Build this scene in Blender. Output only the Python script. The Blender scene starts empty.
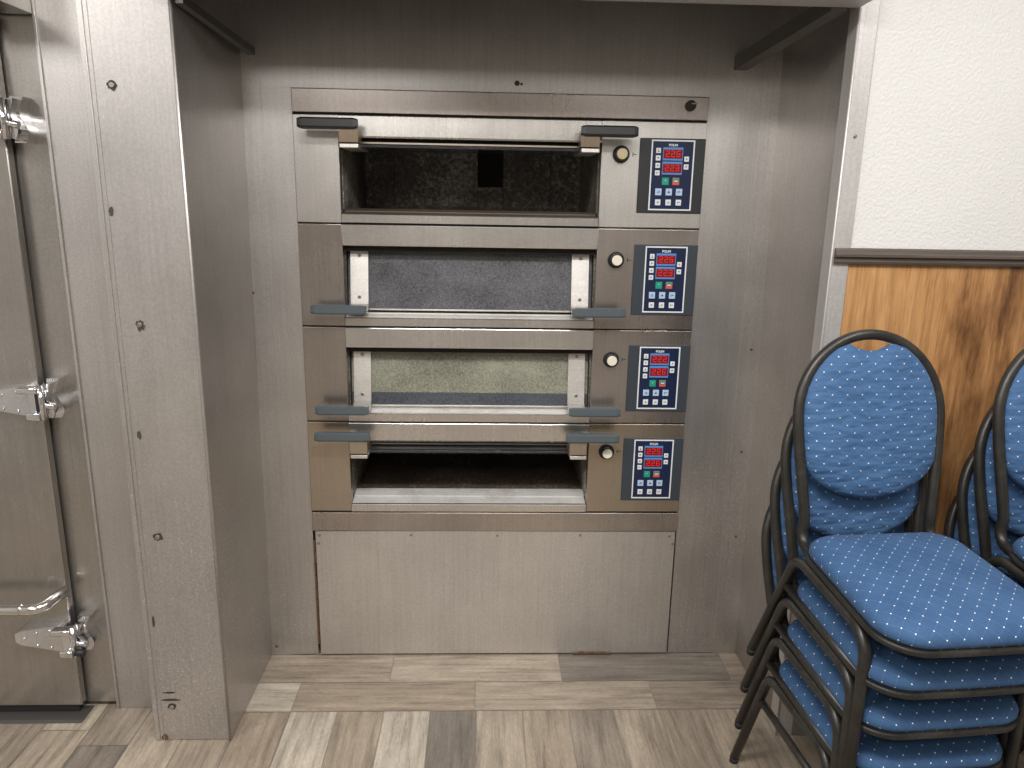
import bpy, bmesh, math, random
from mathutils import Vector, Matrix
random.seed(7)
PI = math.pi
scene = bpy.context.scene
COL = scene.collection

# ------------------------------------------------------------------ materials
def new_mat(name):
    m = bpy.data.materials.new(name); m.use_nodes = True
    nt = m.node_tree; nt.nodes.clear()
    out = nt.nodes.new('ShaderNodeOutputMaterial')
    b = nt.nodes.new('ShaderNodeBsdfPrincipled')
    nt.links.new(b.outputs[0], out.inputs[0])
    return m, nt, b

def N(nt, typ, **kw):
    n = nt.nodes.new(typ)
    for k, v in kw.items():
        if hasattr(n, k): setattr(n, k, v)
        else: n.inputs[k].default_value = v
    return n

def mapping(nt, scale, src='Object', loc=(0, 0, 0), rot=(0, 0, 0)):
    tc = nt.nodes.new('ShaderNodeTexCoord')
    mp = nt.nodes.new('ShaderNodeMapping')
    mp.inputs['Scale'].default_value = scale
    mp.inputs['Location'].default_value = loc
    mp.inputs['Rotation'].default_value = rot
    nt.links.new(tc.outputs[src], mp.inputs[0])
    return mp.outputs[0]

def noise(nt, vec, scale, detail=3, rough=0.55):
    n = nt.nodes.new('ShaderNodeTexNoise')
    n.inputs['Scale'].default_value = scale
    n.inputs['Detail'].default_value = detail
    n.inputs['Roughness'].default_value = rough
    nt.links.new(vec, n.inputs['Vector'])
    return n.outputs['Fac']

def ramp(nt, fac, stops):
    r = nt.nodes.new('ShaderNodeValToRGB')
    cr = r.color_ramp
    while len(cr.elements) > 1: cr.elements.remove(cr.elements[-1])
    for i, (p, c) in enumerate(stops):
        e = cr.elements[0] if i == 0 else cr.elements.new(p)
        e.position = p
        e.color = (c[0], c[1], c[2], 1) if not isinstance(c, (int, float)) else (c, c, c, 1)
    nt.links.new(fac, r.inputs[0])
    return r.outputs[0]

def mixc(nt, fac, a, b, mode='MIX'):
    m = nt.nodes.new('ShaderNodeMix'); m.data_type = 'RGBA'; m.blend_type = mode
    for sock, v in ((m.inputs[0], fac), (m.inputs[6], a), (m.inputs[7], b)):
        if hasattr(v, 'links'): nt.links.new(v, sock)
        elif isinstance(v, (int, float)): sock.default_value = v
        else: sock.default_value = (v[0], v[1], v[2], 1)
    return m.outputs[2]

def math_(nt, op, a, b=None, c=None):
    m = nt.nodes.new('ShaderNodeMath'); m.operation = op
    for s, v in zip(m.inputs, (a, b, c)):
        if v is None: continue
        if hasattr(v, 'links'): nt.links.new(v, s)
        else: s.default_value = v
    return m.outputs[0]

def bump(nt, b, height, strength=0.2, dist=0.002):
    bp = nt.nodes.new('ShaderNodeBump')
    bp.inputs['Strength'].default_value = strength
    bp.inputs['Distance'].default_value = dist
    nt.links.new(height, bp.inputs['Height'])
    nt.links.new(bp.outputs[0], b.inputs['Normal'])

def plain(name, col, rough=0.5, metal=0.0, emit=None, estr=0.0, spec=None, coat=0.0):
    m, nt, b = new_mat(name)
    b.inputs['Base Color'].default_value = (*col, 1)
    b.inputs['Roughness'].default_value = rough
    b.inputs['Metallic'].default_value = metal
    if spec is not None: b.inputs['Specular IOR Level'].default_value = spec
    if emit:
        b.inputs['Emission Color'].default_value = (*emit, 1)
        b.inputs['Emission Strength'].default_value = estr
    b.inputs['Coat Weight'].default_value = coat
    return m

def steel(name, col, rough=0.38, grain='z', mottle=0.12, speck=0.0, metal=0.9, tint=None, grime=0.0):
    """brushed stainless sheet, grain along the given axis, worn and slightly mottled"""
    m, nt, b = new_mat(name)
    sc = {'z': (130, 130, 3), 'x': (3, 130, 130), 'y': (130, 3, 130)}[grain]
    fine = noise(nt, mapping(nt, sc), 1.0, 3, 0.6)
    big = noise(nt, mapping(nt, (1, 1, 1), loc=(3.1, 1.7, 0.4)), 2.3, 4, 0.6)
    grit = noise(nt, mapping(nt, (1, 1, 1)), 180.0, 2, 0.5)
    c1 = tuple(x * (1 - mottle) for x in col); c2 = tuple(min(1, x * (1 + mottle)) for x in col)
    if tint: c1 = tuple(a * t for a, t in zip(c1, tint))
    base = ramp(nt, big, [(0.3, c1), (0.7, c2)])
    g = ramp(nt, fine, [(0.3, 0.94), (0.7, 1.04)])
    base = mixc(nt, 1.0, base, g, 'MULTIPLY')
    gg = ramp(nt, grit, [(0.35, 0.93), (0.65, 1.05)])
    base = mixc(nt, 1.0, base, gg, 'MULTIPLY')
    if grime:
        st = noise(nt, mapping(nt, (1, 1, 1), loc=(7, 2, 5)), 5.0, 5, 0.7)
        sm = ramp(nt, st, [(0.52, 0.0), (0.72, 1.0)])
        sm = math_(nt, 'MULTIPLY', sm, grime)
        base = mixc(nt, sm, base, (0.20, 0.14, 0.09))
    mt = metal
    if speck:
        sp = noise(nt, mapping(nt, (1, 1, 1), loc=(9, 4, 1)), 210.0, 1, 0.4)
        dens = noise(nt, mapping(nt, (1, 1, 1), loc=(2, 8, 1)), 2.0, 3, 0.6)
        tot = math_(nt, 'ADD', sp, math_(nt, 'MULTIPLY', dens, 0.30))
        tcz = nt.nodes.new('ShaderNodeTexCoord'); sz = nt.nodes.new('ShaderNodeSeparateXYZ'); nt.links.new(tcz.outputs['Object'], sz.inputs[0])
        tot = math_(nt, 'ADD', tot, math_(nt, 'MULTIPLY', math_(nt, 'SUBTRACT', 1.0, sz.outputs[2]), 0.055))   # spatter lies low on the sheets
        sm = ramp(nt, tot, [(0.86 - speck, 0.0), (0.90 - speck, 1.0)])
        base = mixc(nt, math_(nt, 'MULTIPLY', sm, 0.65), base, (0.80, 0.78, 0.74))
        mt = math_(nt, 'MULTIPLY_ADD', sm, -0.5, metal)
    nt.links.new(base, b.inputs['Base Color'])
    if hasattr(mt, 'links'): nt.links.new(mt, b.inputs['Metallic'])
    else: b.inputs['Metallic'].default_value = mt
    r = math_(nt, 'MULTIPLY_ADD', fine, 0.03, rough - 0.015)
    r = math_(nt, 'MULTIPLY_ADD', big, 0.16, math_(nt, 'SUBTRACT', r, 0.08))
    nt.links.new(r, b.inputs['Roughness'])
    return m

M = {}
M['steel_wall'] = steel('alcove_steel', (0.60, 0.577, 0.556), 0.37, 'z', 0.09, speck=-0.03)
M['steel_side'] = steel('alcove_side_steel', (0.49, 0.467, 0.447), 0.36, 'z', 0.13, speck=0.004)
M['steel_pillar'] = steel('pillar_steel', (0.55, 0.528, 0.51), 0.44, 'z', 0.07, speck=0.004)
M['steel_cooler'] = steel('cooler_steel', (0.45, 0.43, 0.405), 0.30, 'z', 0.08)
M['steel_door'] = steel('cooler_door_steel', (0.43, 0.41, 0.385), 0.26, 'z', 0.12)
M['steel_oven'] = steel('oven_steel', (0.47, 0.43, 0.40), 0.29, 'z', 0.14, tint=(1.0, 0.955, 0.93))
M['steel_light'] = steel('bright_oven_steel', (0.68, 0.655, 0.625), 0.34, 'z', 0.07)
M['steel_band'] = steel('oven_band_steel', (0.68, 0.65, 0.615), 0.26, 'z', 0.08)
M['steel_lip'] = steel('hearth_lip_steel', (0.90, 0.88, 0.85), 0.42, 'x', 0.10, grime=0.4, metal=0.4)
M['steel_soot'] = steel('sooted_lip_steel', (0.16, 0.13, 0.10), 0.5, 'x', 0.2, metal=0.4)
M['steel_sill'] = steel('oven_sill_steel', (0.80, 0.77, 0.73), 0.42, 'x', 0.08, grime=0.15)
M['steel_brown'] = steel('heat_browned_steel', (0.49, 0.43, 0.355), 0.33, 'z', 0.10, tint=(1, .96, .92))
M['steel_base'] = steel('base_panel_steel', (0.70, 0.675, 0.65), 0.42, 'z', 0.07, speck=-0.03)
M['steel_frame'] = steel('frame_steel', (0.56, 0.54, 0.525), 0.5, 'z', 0.05, metal=0.55)
M['steel_dark'] = steel('hood_steel', (0.20, 0.19, 0.18), 0.5, 'x', 0.10)
M['tab_brown'] = steel('sooty_tab', (0.22, 0.165, 0.115), 0.4, 'z', 0.25, metal=0.7)
M['chrome'] = plain('chrome', (0.78, 0.78, 0.80), 0.10, 1.0)
M['chrome_worn'] = steel('worn_chrome', (0.70, 0.70, 0.72), 0.20, 'x', 0.15)
M['bar_steel'] = plain('polished_tube', (0.75, 0.74, 0.72), 0.16, 1.0)
M['screw'] = plain('screw_metal', (0.40, 0.38, 0.35), 0.35, 0.9)
M['rust'] = plain('rust', (0.13, 0.065, 0.03), 0.85)
M['stain'] = plain('dark_stain', (0.06, 0.05, 0.045), 0.8)
M['black'] = plain('black_plastic', (0.015, 0.015, 0.016), 0.45)
M['dark_gap'] = plain('dark_gap', (0.012, 0.011, 0.010), 0.9)
M['handle'] = None
M['cream'] = plain('cream_cap', (0.78, 0.74, 0.60), 0.35)
M['cream_old'] = plain('yellowed_cap', (0.52, 0.44, 0.26), 0.4)
M['panel_grey'] = plain('panel_grey', (0.038, 0.048, 0.060), 0.42)
M['panel_black'] = plain('panel_black', (0.018, 0.020, 0.022), 0.45)
M['navy'] = plain('navy_film', (0.010, 0.018, 0.055), 0.30)
M['white_film'] = plain('white_film', (0.72, 0.74, 0.76), 0.4)
M['key_white'] = plain('key_white', (0.70, 0.72, 0.74), 0.4)
M['key_blue'] = plain('key_blue', (0.42, 0.55, 0.75), 0.4)
M['blue_film'] = plain('blue_film', (0.10, 0.24, 0.55), 0.35)
M['green_key'] = plain('green_key', (0.01, 0.30, 0.20), 0.4)
M['red_key'] = plain('red_key', (0.55, 0.10, 0.09), 0.4)
M['red_window'] = plain('red_window', (0.20, 0.010, 0.016), 0.25, emit=(0.6, 0.01, 0.01), estr=0.03)
M['red_led'] = plain('red_led', (0.5, 0.03, 0.03), 0.3, emit=(1.0, 0.05, 0.04), estr=0.16)
M['ink'] = plain('ink', (0.02, 0.022, 0.03), 0.6)

def handle_mat():
    m, nt, b = new_mat('handle_plastic')
    n = noise(nt, mapping(nt, (1, 1, 1)), 60, 4, 0.6)
    nt.links.new(ramp(nt, n, [(0.3, (0.020, 0.024, 0.027)), (0.75, (0.055, 0.065, 0.072))]), b.inputs['Base Color'])
    b.inputs['Roughness'].default_value = 0.36
    bump(nt, b, n, 0.2, 0.001)
    return m
M['handle'] = handle_mat()
M['handle_black'] = plain('black_handle_plastic', (0.014, 0.015, 0.016), 0.4)
M['handle_lit'] = plain('lit_handle_plastic', (0.085, 0.105, 0.118), 0.34)  # the dark handle plastic, lightened to hold light on its upturned face

def glass_mat(name, c_dark, c_light, dust, band=None):
    """oven window: dark glass with a baked-on dusty film"""
    m, nt, b = new_mat(name)
    sp = noise(nt, mapping(nt, (1, 1, 1)), 170, 3, 0.75)
    big = noise(nt, mapping(nt, (1, 1, 1.6)), 5, 4, 0.6)
    f = math_(nt, 'ADD', math_(nt, 'MULTIPLY', sp, 0.75), math_(nt, 'MULTIPLY', big, 0.45))
    c = ramp(nt, f, [(0.42, c_dark), (0.80, c_light)])
    nt.links.new(c, b.inputs['Base Color'])
    if band:
        tc = nt.nodes.new('ShaderNodeTexCoord'); sp3 = nt.nodes.new('ShaderNodeSeparateXYZ'); nt.links.new(tc.outputs['Object'], sp3.inputs[0])
        zz = math_(nt, 'ADD', sp3.outputs[2], math_(nt, 'MULTIPLY', math_(nt, 'SUBTRACT', sp, 0.5), 0.006))
        fl = math_(nt, 'LESS_THAN', zz, band)
        c = mixc(nt, fl, c, ramp(nt, f, [(0.42, (0.035, 0.04, 0.05)), (0.8, (0.13, 0.14, 0.16))]))
        nt.links.new(c, b.inputs['Base Color'])
    b.inputs['Roughness'].default_value = dust
    b.inputs['Specular IOR Level'].default_value = 0.7
    b.inputs['Alpha'].default_value = 0.9
    return m
M['glass_grey'] = glass_mat('dusty_glass', (0.035, 0.036, 0.042), (0.20, 0.20, 0.215), 0.22)
M['glass_green'] = glass_mat('dust_reflection_glass', (0.13, 0.13, 0.10), (0.42, 0.42, 0.33), 0.22, 0.972)  # green tone carries the dust film plus a painted reflection of the far wall
M['glass_clear'] = glass_mat('dark_glass', (0.012, 0.013, 0.015), (0.08, 0.08, 0.085), 0.12)

def chamber_mat(name, a, b_, c_):
    m, nt, b = new_mat(name)
    sp = noise(nt, mapping(nt, (1, 1, 1)), 90, 3, 0.75)
    big = noise(nt, mapping(nt, (1, 1, 1)), 4, 4, 0.6)
    f = math_(nt, 'ADD', math_(nt, 'MULTIPLY', sp, 0.7), math_(nt, 'MULTIPLY', big, 0.5))
    nt.links.new(ramp(nt, f, [(0.40, a), (0.60, b_), (0.80, c_)]), b.inputs['Base Color'])
    b.inputs['Roughness'].default_value = 0.55
    b.inputs['Metallic'].default_value = 0.2
    return m
M['chamber'] = chamber_mat('sooty_chamber', (0.03, 0.027, 0.024), (0.13, 0.118, 0.10), (0.55, 0.51, 0.44))
M['hearth'] = chamber_mat('hearth_stone', (0.04, 0.029, 0.022), (0.12, 0.088, 0.068), (0.40, 0.32, 0.25))

def floor_mat():
    m, nt, b = new_mat('wood_look_plank')
    uv = nt.nodes.new('ShaderNodeUVMap'); uv.uv_map = 'UVMap'
    at = nt.nodes.new('ShaderNodeAttribute'); at.attribute_name = 'tone'
    mp = nt.nodes.new('ShaderNodeMapping'); mp.inputs['Scale'].default_value = (3.2, 46, 1)
    nt.links.new(uv.outputs[0], mp.inputs[0])
    g = noise(nt, mp.outputs[0], 1.0, 7, 0.68)
    mp2 = nt.nodes.new('ShaderNodeMapping'); mp2.inputs['Scale'].default_value = (4, 12, 1)
    nt.links.new(uv.outputs[0], mp2.inputs[0])
    g2 = noise(nt, mp2.outputs[0], 1.0, 5, 0.65)
    mp3 = nt.nodes.new('ShaderNodeMapping'); mp3.inputs['Scale'].default_value = (55, 260, 1)
    nt.links.new(uv.outputs[0], mp3.inputs[0])
    g3 = noise(nt, mp3.outputs[0], 1.0, 3, 0.6)
    base = ramp(nt, at.outputs['Fac'], [(0.0, (0.15, 0.137, 0.125)), (0.25, (0.27, 0.242, 0.215)), (0.5, (0.335, 0.283, 0.232)),
                                       (0.75, (0.41, 0.362, 0.31)), (1.0, (0.53, 0.495, 0.445))])
    base = mixc(nt, 1.0, base, ramp(nt, g, [(0.28, (0.38, 0.35, 0.32)), (0.47, (0.88, 0.86, 0.83)), (0.75, (1.28, 1.25, 1.20))]), 'MULTIPLY')
    base = mixc(nt, 1.0, base, ramp(nt, g2, [(0.3, (0.70, 0.67, 0.63)), (0.7, (1.14, 1.11, 1.06))]), 'MULTIPLY')
    base = mixc(nt, 1.0, base, ramp(nt, g3, [(0.3, 0.82), (0.7, 1.14)]), 'MULTIPLY')
    nt.links.new(base, b.inputs['Base Color'])
    b.inputs['Roughness'].default_value = 0.48
    bump(nt, b, g, 0.18, 0.0015)
    return m
M['plank'] = floor_mat()
M['grout'] = plain('grout', (0.34, 0.31, 0.27), 0.85)

def wall_paint():
    m, nt, b = new_mat('orange_peel_paint')
    n = noise(nt, mapping(nt, (1, 1, 1)), 130, 2, 0.5)
    n2 = noise(nt, mapping(nt, (1, 1, 1)), 2, 3, 0.6)
    nt.links.new(ramp(nt, n2, [(0.3, (0.65, 0.640, 0.622)), (0.7, (0.69, 0.680, 0.665))]), b.inputs['Base Color'])
    b.inputs['Roughness'].default_value = 0.55
    bump(nt, b, n, 0.6, 0.0035)
    return m
M['paint'] = wall_paint()
M['room_paint'] = plain('room_paint', (0.52, 0.50, 0.47), 0.7)
M['ceiling_paint'] = plain('ceiling_paint', (0.80, 0.79, 0.77), 0.8)

def oak():
    m, nt, b = new_mat('oak_laminate')
    w = noise(nt, mapping(nt, (2.2, 2.2, 0.55), loc=(0.4, 0, 0.2)), 4.2, 5, 0.66)
    tc = nt.nodes.new('ShaderNodeTexCoord')
    # warp the grain around slow noise
    g = noise(nt, mapping(nt, (75, 75, 3.2)), 1.0, 6, 0.62)
    fine = noise(nt, mapping(nt, (330, 330, 14)), 1.0, 3, 0.6)
    base = ramp(nt, w, [(0.32, (0.14, 0.060, 0.022)), (0.43, (0.33, 0.160, 0.062)), (0.53, (0.46, 0.240, 0.095)), (0.72, (0.54, 0.300, 0.128))])
    base = mixc(nt, 1.0, base, ramp(nt, g, [(0.30, (0.70, 0.64, 0.58)), (0.52, (1.0, 1.0, 1.0)), (0.72, (1.12, 1.13, 1.14))]), 'MULTIPLY')
    base = mixc(nt, 1.0, base, ramp(nt, fine, [(0.3, 0.78), (0.65, 1.10)]), 'MULTIPLY')
    vo = nt.nodes.new('ShaderNodeTexVoronoi'); vo.inputs['Scale'].default_value = 3.4
    nt.links.new(mapping(nt, (1.3, 1, 0.62), loc=(0.35, 0, 0.27)), vo.inputs['Vector'])
    kn = ramp(nt, math_(nt, 'ADD', vo.outputs['Distance'], math_(nt, 'MULTIPLY', math_(nt, 'SUBTRACT', g, 0.5), 0.12)),
              [(0.02, 1.0), (0.10, 0.55), (0.2, 0.0)])
    base = mixc(nt, math_(nt, 'MULTIPLY', kn, 0.8), base, (0.085, 0.036, 0.015))
    nt.links.new(base, b.inputs['Base Color'])
    b.inputs['Roughness'].default_value = 0.42
    bump(nt, b, fine, 0.12, 0.001)
    return m
M['oak'] = oak()

def rail_mat():
    m, nt, b = new_mat('brown_rail')
    g = noise(nt, mapping(nt, (4, 160, 160)), 1.0, 4, 0.6)
    nt.links.new(ramp(nt, g, [(0.3, (0.060, 0.046, 0.037)), (0.7, (0.115, 0.092, 0.076))]), b.inputs['Base Color'])
    b.inputs['Roughness'].default_value = 0.42
    return m
M['rail'] = rail_mat()

def fabric(name, c1, c2, spacing, wrinkle):
    m, nt, b = new_mat(name)
    uv = nt.nodes.new('ShaderNodeUVMap'); uv.uv_map = 'UVMap'
    sep = nt.nodes.new('ShaderNodeSeparateXYZ'); nt.links.new(uv.outputs[0], sep.inputs[0])
    s = spacing
    a = math_(nt, 'DIVIDE', math_(nt, 'ADD', sep.outputs[0], sep.outputs[1]), s)
    d = math_(nt, 'DIVIDE', math_(nt, 'SUBTRACT', sep.outputs[0], sep.outputs[1]), s)
    fa = math_(nt, 'SUBTRACT', math_(nt, 'FRACT', a), 0.5)
    fd = math_(nt, 'SUBTRACT', math_(nt, 'FRACT', d), 0.5)
    r2 = math_(nt, 'ADD', math_(nt, 'MULTIPLY', fa, fa), math_(nt, 'MULTIPLY', fd, fd))
    dist = math_(nt, 'SQRT', r2)
    dot = ramp(nt, dist, [(0.042, 1.0), (0.060, 0.0)])
    mn = math_(nt, 'MINIMUM', math_(nt, 'ABSOLUTE', fa), math_(nt, 'ABSOLUTE', fd))
    line = ramp(nt, mn, [(0.0, 1.0), (0.035, 0.0)])
    weave = noise(nt, mapping(nt, (1, 1, 1), src='UV'), 700, 2, 0.6)
    big = noise(nt, mapping(nt, (1, 1, 1), src='UV'), 9, 4, 0.6)
    base = ramp(nt, big, [(0.3, c1), (0.7, c2)])
    base = mixc(nt, 1.0, base, ramp(nt, weave, [(0.3, 0.70), (0.7, 1.25)]), 'MULTIPLY')
    base = mixc(nt, math_(nt, 'MULTIPLY', line, 0.10), base, (0.35, 0.45, 0.62))
    base = mixc(nt, dot, base, (0.85, 0.86, 0.86))
    nt.links.new(base, b.inputs['Base Color'])
    b.inputs['Roughness'].default_value = 0.75
    b.inputs['Sheen Weight'].default_value = 0.05
    b.inputs['Sheen Roughness'].default_value = 0.4
    b.inputs['Specular IOR Level'].default_value = 0.25
    mpw = nt.nodes.new('ShaderNodeMapping'); mpw.inputs['Scale'].default_value = (19, 52, 1)
    nt.links.new(uv.outputs[0], mpw.inputs[0])
    w = noise(nt, mpw.outputs[0], 1.0, 1.2, 0.45)
    h = math_(nt, 'ADD', math_(nt, 'MULTIPLY', w, wrinkle), math_(nt, 'MULTIPLY', weave, 0.05))
    bump(nt, b, h, 0.65, 0.011)
    return m
M['fabric_back'] = fabric('blue_dotted_back_fabric', (0.038, 0.094, 0.205), (0.058, 0.130, 0.265), 0.0370, 1.0)
M['fabric_seat'] = fabric('blue_dotted_seat_fabric', (0.031, 0.078, 0.174), (0.046, 0.106, 0.220), 0.0370, 0.12)

def tube_mat():
    m, nt, b = new_mat('charcoal_tube_paint')
    n = noise(nt, mapping(nt, (1, 1, 1)), 150, 3, 0.6)
    n2 = noise(nt, mapping(nt, (1, 1, 1)), 14, 4, 0.6)
    c = ramp(nt, n2, [(0.35, (0.019, 0.018, 0.0165)), (0.7, (0.042, 0.039, 0.034))])
    c = mixc(nt, 1.0, c, ramp(nt, n, [(0.3, 0.75), (0.7, 1.2)]), 'MULTIPLY')
    nt.links.new(c, b.inputs['Base Color'])
    b.inputs['Roughness'].default_value = 0.38
    b.inputs['Metallic'].default_value = 0.25
    return m
M['tube'] = tube_mat()
M['rubber'] = plain('rubber', (0.02, 0.02, 0.02), 0.7)
M['brass_worn'] = plain('worn_bracket', (0.28, 0.19, 0.10), 0.45, 0.7)

# ------------------------------------------------------------------ mesh helpers
class MB:
    """collects shapes into ONE mesh object; several materials allowed"""
    def __init__(s, *mats):
        s.bm = bmesh.new(); s.mats = list(mats); s.uv = None
    def _mi(s, geom_faces, mi, smooth=False):
        for f in geom_faces: f.material_index = mi; f.smooth = smooth
    def box(s, x0, x1, y0, y1, z0, z1, bev=0.0, mi=0, seg=2, mat=None):
        r = bmesh.ops.create_cube(s.bm, size=1.0)
        vs = r['verts']
        c = Vector(((x0 + x1) / 2, (y0 + y1) / 2, (z0 + z1) / 2)); d = Vector((abs(x1 - x0), abs(y1 - y0), abs(z1 - z0)))
        for v in vs: v.co = Vector((v.co.x * d.x, v.co.y * d.y, v.co.z * d.z)) + c
        if mat is not None:
            for v in vs: v.co = mat @ v.co
        fs = set(f for v in vs for f in v.link_faces)
        s._mi(fs, mi)
        if bev > 0:
            es = list(set(e for v in vs for e in v.link_edges))
            bv = bmesh.ops.bevel(s.bm, geom=es, offset=bev, segments=seg, affect='EDGES', profile=0.5)
            s._mi(bv['faces'], mi, True)
        return s
    def cyl(s, p0, p1, r0, r1=None, seg=20, mi=0, cap=True, bev=0.0):
        if r1 is None: r1 = r0
        p0, p1 = Vector(p0), Vector(p1); ax = (p1 - p0).normalized()
        t = Vector((1, 0, 0)) if abs(ax.x) < 0.9 else Vector((0, 1, 0))
        a = ax.cross(t).normalized(); b = ax.cross(a)
        prof = [(0, r0), (1, r1)]
        if bev > 0:
            L = (p1 - p0).length; q = bev / L
            prof = [(0, r0), (1 - q, r1), (1 - q * .3, r1 - bev * .3), (1, r1 - bev)]
        rings = []
        for t_, r in prof:
            c = p0.lerp(p1, t_)
            rings.append([s.bm.verts.new(c + a * (r * math.cos(2 * PI * k / seg)) + b * (r * math.sin(2 * PI * k / seg))) for k in range(seg)])
        for q in range(len(rings) - 1):
            for k in range(seg):
                f = s.bm.faces.new((rings[q][k], rings[q][(k + 1) % seg], rings[q + 1][(k + 1) % seg], rings[q + 1][k]))
                f.material_index = mi; f.smooth = True
        if cap:
            for rg in (list(reversed(rings[0])), rings[-1]):
                f = s.bm.faces.new(rg); f.material_index = mi
        return s
    def tube(s, pts, r, seg=12, mi=0, closed=False, cap=True):
        pts = [Vector(p) for p in pts]; n = len(pts)
        tang = []
        for i in range(n):
            if closed: t = pts[(i + 1) % n] - pts[i - 1]
            else: t = pts[min(i + 1, n - 1)] - pts[max(i - 1, 0)]
            tang.append(t.normalized())
        up = Vector((0, 0, 1)) if abs(tang[0].z) < 0.9 else Vector((1, 0, 0))
        a = tang[0].cross(up).normalized(); rings = []
        for i in range(n):
            a = (a - tang[i] * a.dot(tang[i])).normalized(); b = tang[i].cross(a)
            rr = r[i] if isinstance(r, (list, tuple)) else r
            rings.append([s.bm.verts.new(pts[i] + a * (rr * math.cos(2 * PI * k / seg)) + b * (rr * math.sin(2 * PI * k / seg))) for k in range(seg)])
        for q in range(n if closed else n - 1):
            A, B = rings[q], rings[(q + 1) % n]
            for k in range(seg):
                f = s.bm.faces.new((A[k], A[(k + 1) % seg], B[(k + 1) % seg], B[k])); f.smooth = True; f.material_index = mi
        if cap and not closed:
            s.bm.faces.new(list(reversed(rings[0]))).material_index = mi
            s.bm.faces.new(rings[-1]).material_index = mi
        return s
    def prism(s, prof, axis, a0, a1, mi=0, smooth=False):
        """closed 2D profile extruded along an axis: 'x' -> (y,z), 'y' -> (x,z), 'z' -> (x,y)"""
        def P(p, t):
            return {'x': (t, p[0], p[1]), 'y': (p[0], t, p[1]), 'z': (p[0], p[1], t)}[axis]
        A = [s.bm.verts.new(P(p, a0)) for p in prof]; B = [s.bm.verts.new(P(p, a1)) for p in prof]
        n = len(prof); fs = []
        for k in range(n): fs.append(s.bm.faces.new((A[k], A[(k + 1) % n], B[(k + 1) % n], B[k])))
        for f in fs: f.smooth = smooth
        fs += [s.bm.faces.new(list(reversed(A))), s.bm.faces.new(B)]
        for f in fs: f.material_index = mi
        return s
    def quad(s, *pts, mi=0):
        f = s.bm.faces.new([s.bm.verts.new(p) for p in pts]); f.material_index = mi
        return s
    def build(s, name, parent=None, label=None):
        bmesh.ops.recalc_face_normals(s.bm, faces=s.bm.faces)
        me = bpy.data.meshes.new(name); s.bm.to_mesh(me); s.bm.free()
        for m in s.mats: me.materials.append(m)
        o = bpy.data.objects.new(name, me); COL.objects.link(o)
        if parent is not None: o.parent = parent
        if label: o['label'] = label
        return o

def rounded(pts, rad, n=6):
    """polyline with filleted corners"""
    pts = [Vector(p) for p in pts]; out = [pts[0]]
    for i in range(1, len(pts) - 1):
        r = rad[i - 1] if isinstance(rad, (list, tuple)) else rad
        a = (pts[i - 1] - pts[i]).normalized(); b = (pts[i + 1] - pts[i]).normalized()
        ang = a.angle(b); t = r / math.tan(ang / 2)
        p0 = pts[i] + a * t; p1 = pts[i] + b * t
        c = pts[i] + (a + b).normalized() * (r / math.sin(ang / 2))
        v0 = p0 - c; v1 = p1 - c; th = v0.angle(v1)
        for k in range(n + 1):
            f = k / n
            out.append(c + (v0 * math.sin((1 - f) * th) + v1 * math.sin(f * th)) / math.sin(th))
    out.append(pts[-1]); return out

def structure(o, label, cat):
    o['kind'] = 'structure'; o['label'] = label; o['category'] = cat
    return o

def thing(name, label, cat, loc=(0, 0, 0), rot=(0, 0, 0), group=None):
    o = bpy.data.objects.new(name, None); COL.objects.link(o)
    o.empty_display_size = 0.1
    o.location = loc; o.rotation_euler = rot
    o['label'] = label; o['category'] = cat
    if group: o['group'] = group
    return o

# ------------------------------------------------------------------ room constants (metres)
YB = 2.427            # alcove back wall
YF = 1.986            # pillar front / dining wall plane
XL, XR = -0.756, 0.934
CEIL = 2.75
RX0, RX1, RY0 = -3.0, 3.2, -3.6

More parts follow.
